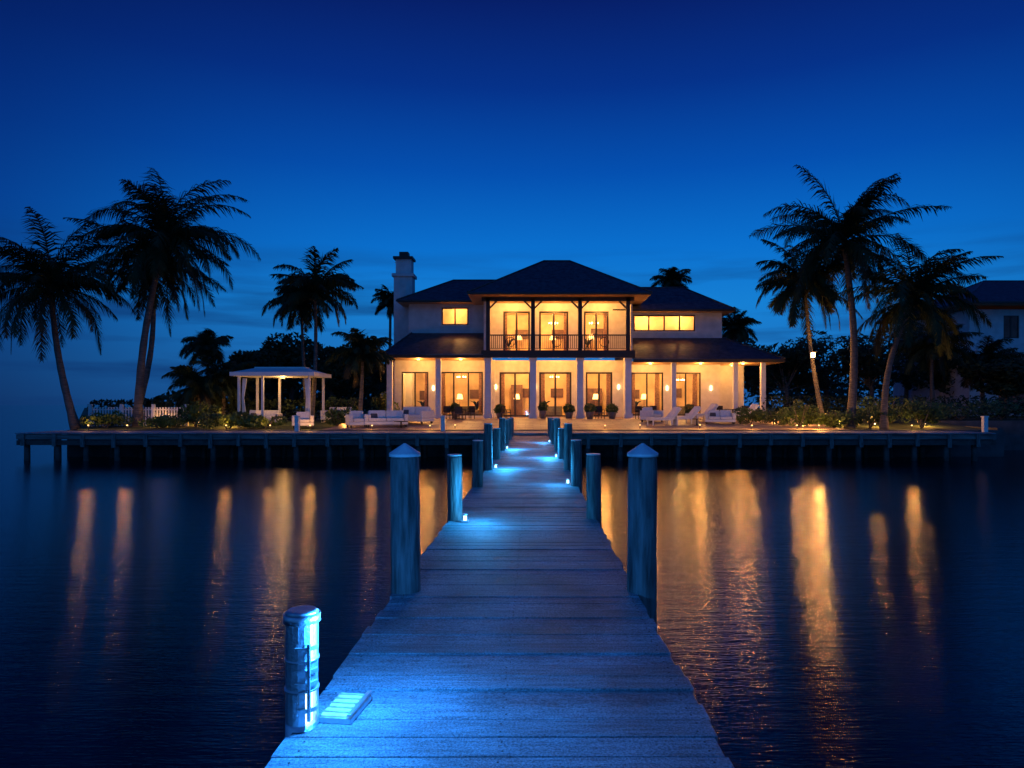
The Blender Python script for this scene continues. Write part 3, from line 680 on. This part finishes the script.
b.face([(GX+2.6,GY-1.8,5.303),(GX+2.6,GY+1.8,5.303),(GX+1.7,GY+.5,5.62),(GX+1.7,GY-.5,5.62)],'white')
b.box(GX-1.7,GX+1.7,GY-.5,GY+.5,5.6,5.7,'white')
b.cyl(GX,GY,4.95,5.045,.15,'warmsoft',12)
b.obj('canopy',e); point('lamp',(GX,GY,4.65),100,WARM2,.1,e)
e=empty('white_fence'); b=MB(); x=-29.3
while x<-23.0:
    z=gz(0,45.3); b.box(x-.05,x+.05,45.28,45.32,z,z+1.25,'white'); x+=.19
b.box(-29.4,-23.0,45.33,45.37,gz(0,45.3)+1.05,gz(0,45.3)+1.13,'white'); b.box(-29.4,-23.0,45.33,45.37,gz(0,45.3)+.2,gz(0,45.3)+.28,'white')
for x in (-29.4,-27.3,-25.2,-23.0): b.box(x-.09,x+.09,45.25,45.43,gz(0,45)-.1,gz(0,45.3)+1.45,'white')
b.obj('pickets',e)
for u,d in ((297,40.5),(985,39.2),(443,41)):
    X=wx(u,d); b=MB(); b.box(X-.12,X+.12,d-.12,d+.12,1.59,2.45,'white'); b.box(X-.15,X+.15,d-.15,d+.15,2.45,2.52,'white'); b.box(X-.09,X+.09,d-.135,d-.121,2.1,2.3,'steel'); b.obj('dock_pedestal',bevel=.01)

# garden lights
def uplight(u,d,wt,col=WARM,h=0.25,name='garden_light',em='warmsoft'):
    X=wx(u,d); z=gz(X,d); e=empty(name); b=MB(); b.cyl(X,d,z-.05,z+h,.025,'frame',8); b.cyl(X,d,z+h,z+h+.06,.04,em,10); b.cyl(X,d,z+h+.061,z+h+.08,.06,'frame',10,.02); b.obj('fixture',e)
    point('bulb_light',(X,d-.14,z+h+.25),wt,col,.05,e)
for u,d,wt in ((88,42.6,30),(127,42.6,26),(226,42.5,26),(270,42.5,26),(310,42.4,45),(372,42.3,24),(752,42.5,50),(797,42.6,60),(819,42.4,190),(912,42.4,60),(430,42.3,40),(455,43,24),(605,42.3,40),(640,43,24),(700,43,35)):
    uplight(u,d,wt)
for u,d,wt in ((232,44.9,90),(345,46.2,60),(803,45.6,110),(840,45.2,110),(875,45.0,90),(925,45.2,130),(775,47.4,80),(198,46.2,50),(160,44.9,40)):
    uplight(u,d,wt,h=.15,em='warm')
e=empty('palm_lantern'); X=wx(813,46.6); Z=wz(355,46.6); b=MB(); b.box(X-.1,X+.1,46.5,46.7,Z-.16,Z+.16,'warm'); b.box(X-.13,X+.13,46.46,46.74,Z+.161,Z+.2,'frame'); b.box(X-.11,X+.11,46.48,46.72,Z-.19,Z-.161,'frame'); b.box(X,X+.25,46.58,46.64,Z+.201,Z+.24,'frame'); b.obj('housing',e); point('bulb_light',(X,46.3,Z),320,WARM,.12,e)

# ------------------------------------------------------------ neighbouring house
N=empty('neighbour_house'); b=MB()
nx0,nx1,ny0,ny1=42.2,62,66,80
ops=[(45.5,47.0,9.6,11.8),(50,52,9.6,11.8)]
wall(b,nx0,nx1,8.6,12.4,ny0,ny0+.25,ops,'stucco'); 
for o in ops: window(b,o,ny0,2)
ops=[(45,49,2.3,5.5),(52,56,2.3,5.5)]
wall(b,nx0,nx1,2,8.6,ny0+.01,ny0+.26,ops,'stucco')
for o in ops: window(b,o,ny0,3)
b.box(nx0,nx0+.2,ny0+.27,ny1,2,12.4,'stucco'); b.box(nx0+.2,nx1,ny1-.2,ny1,2,12.4,'stucco'); b.box(nx0+.21,nx1,ny0+2.5,ny0+2.6,2,12.3,'intdark')
b.hip(nx0-1.6,nx1+1,ny0-1.8,ny1+1,12.9,nx0+6,nx1-6,73,16.4,'roof',caps=True)
b.box(nx0-1.0,nx1,ny0-2.6,ny0-.01,7.9,8.2,'stucco'); b.box(nx0-1.0,nx1,ny0-2.6,ny0-2.5,8.21,8.9,'stucco')
for x in (42,46.5,51): b.box(x-.2,x+.2,ny0-2.5,ny0-2.1,2,7.9,'stucco')
b.obj('building',N); point('lamp',(46.8,ny0+1.4,5),25,WARM,.1,N)

# ------------------------------------------------------------ camera
cam=bpy.data.cameras.new('Camera'); co=bpy.data.objects.new('Camera',cam); S.collection.objects.link(co)
co.location=(0,0,EYE); co.rotation_euler=(math.radians(90),0,0); cam.lens=24; cam.sensor_width=36
cam.shift_x=-21/1024; cam.shift_y=21/1024; cam.clip_end=30000; cam.clip_start=0.05
S.camera=co
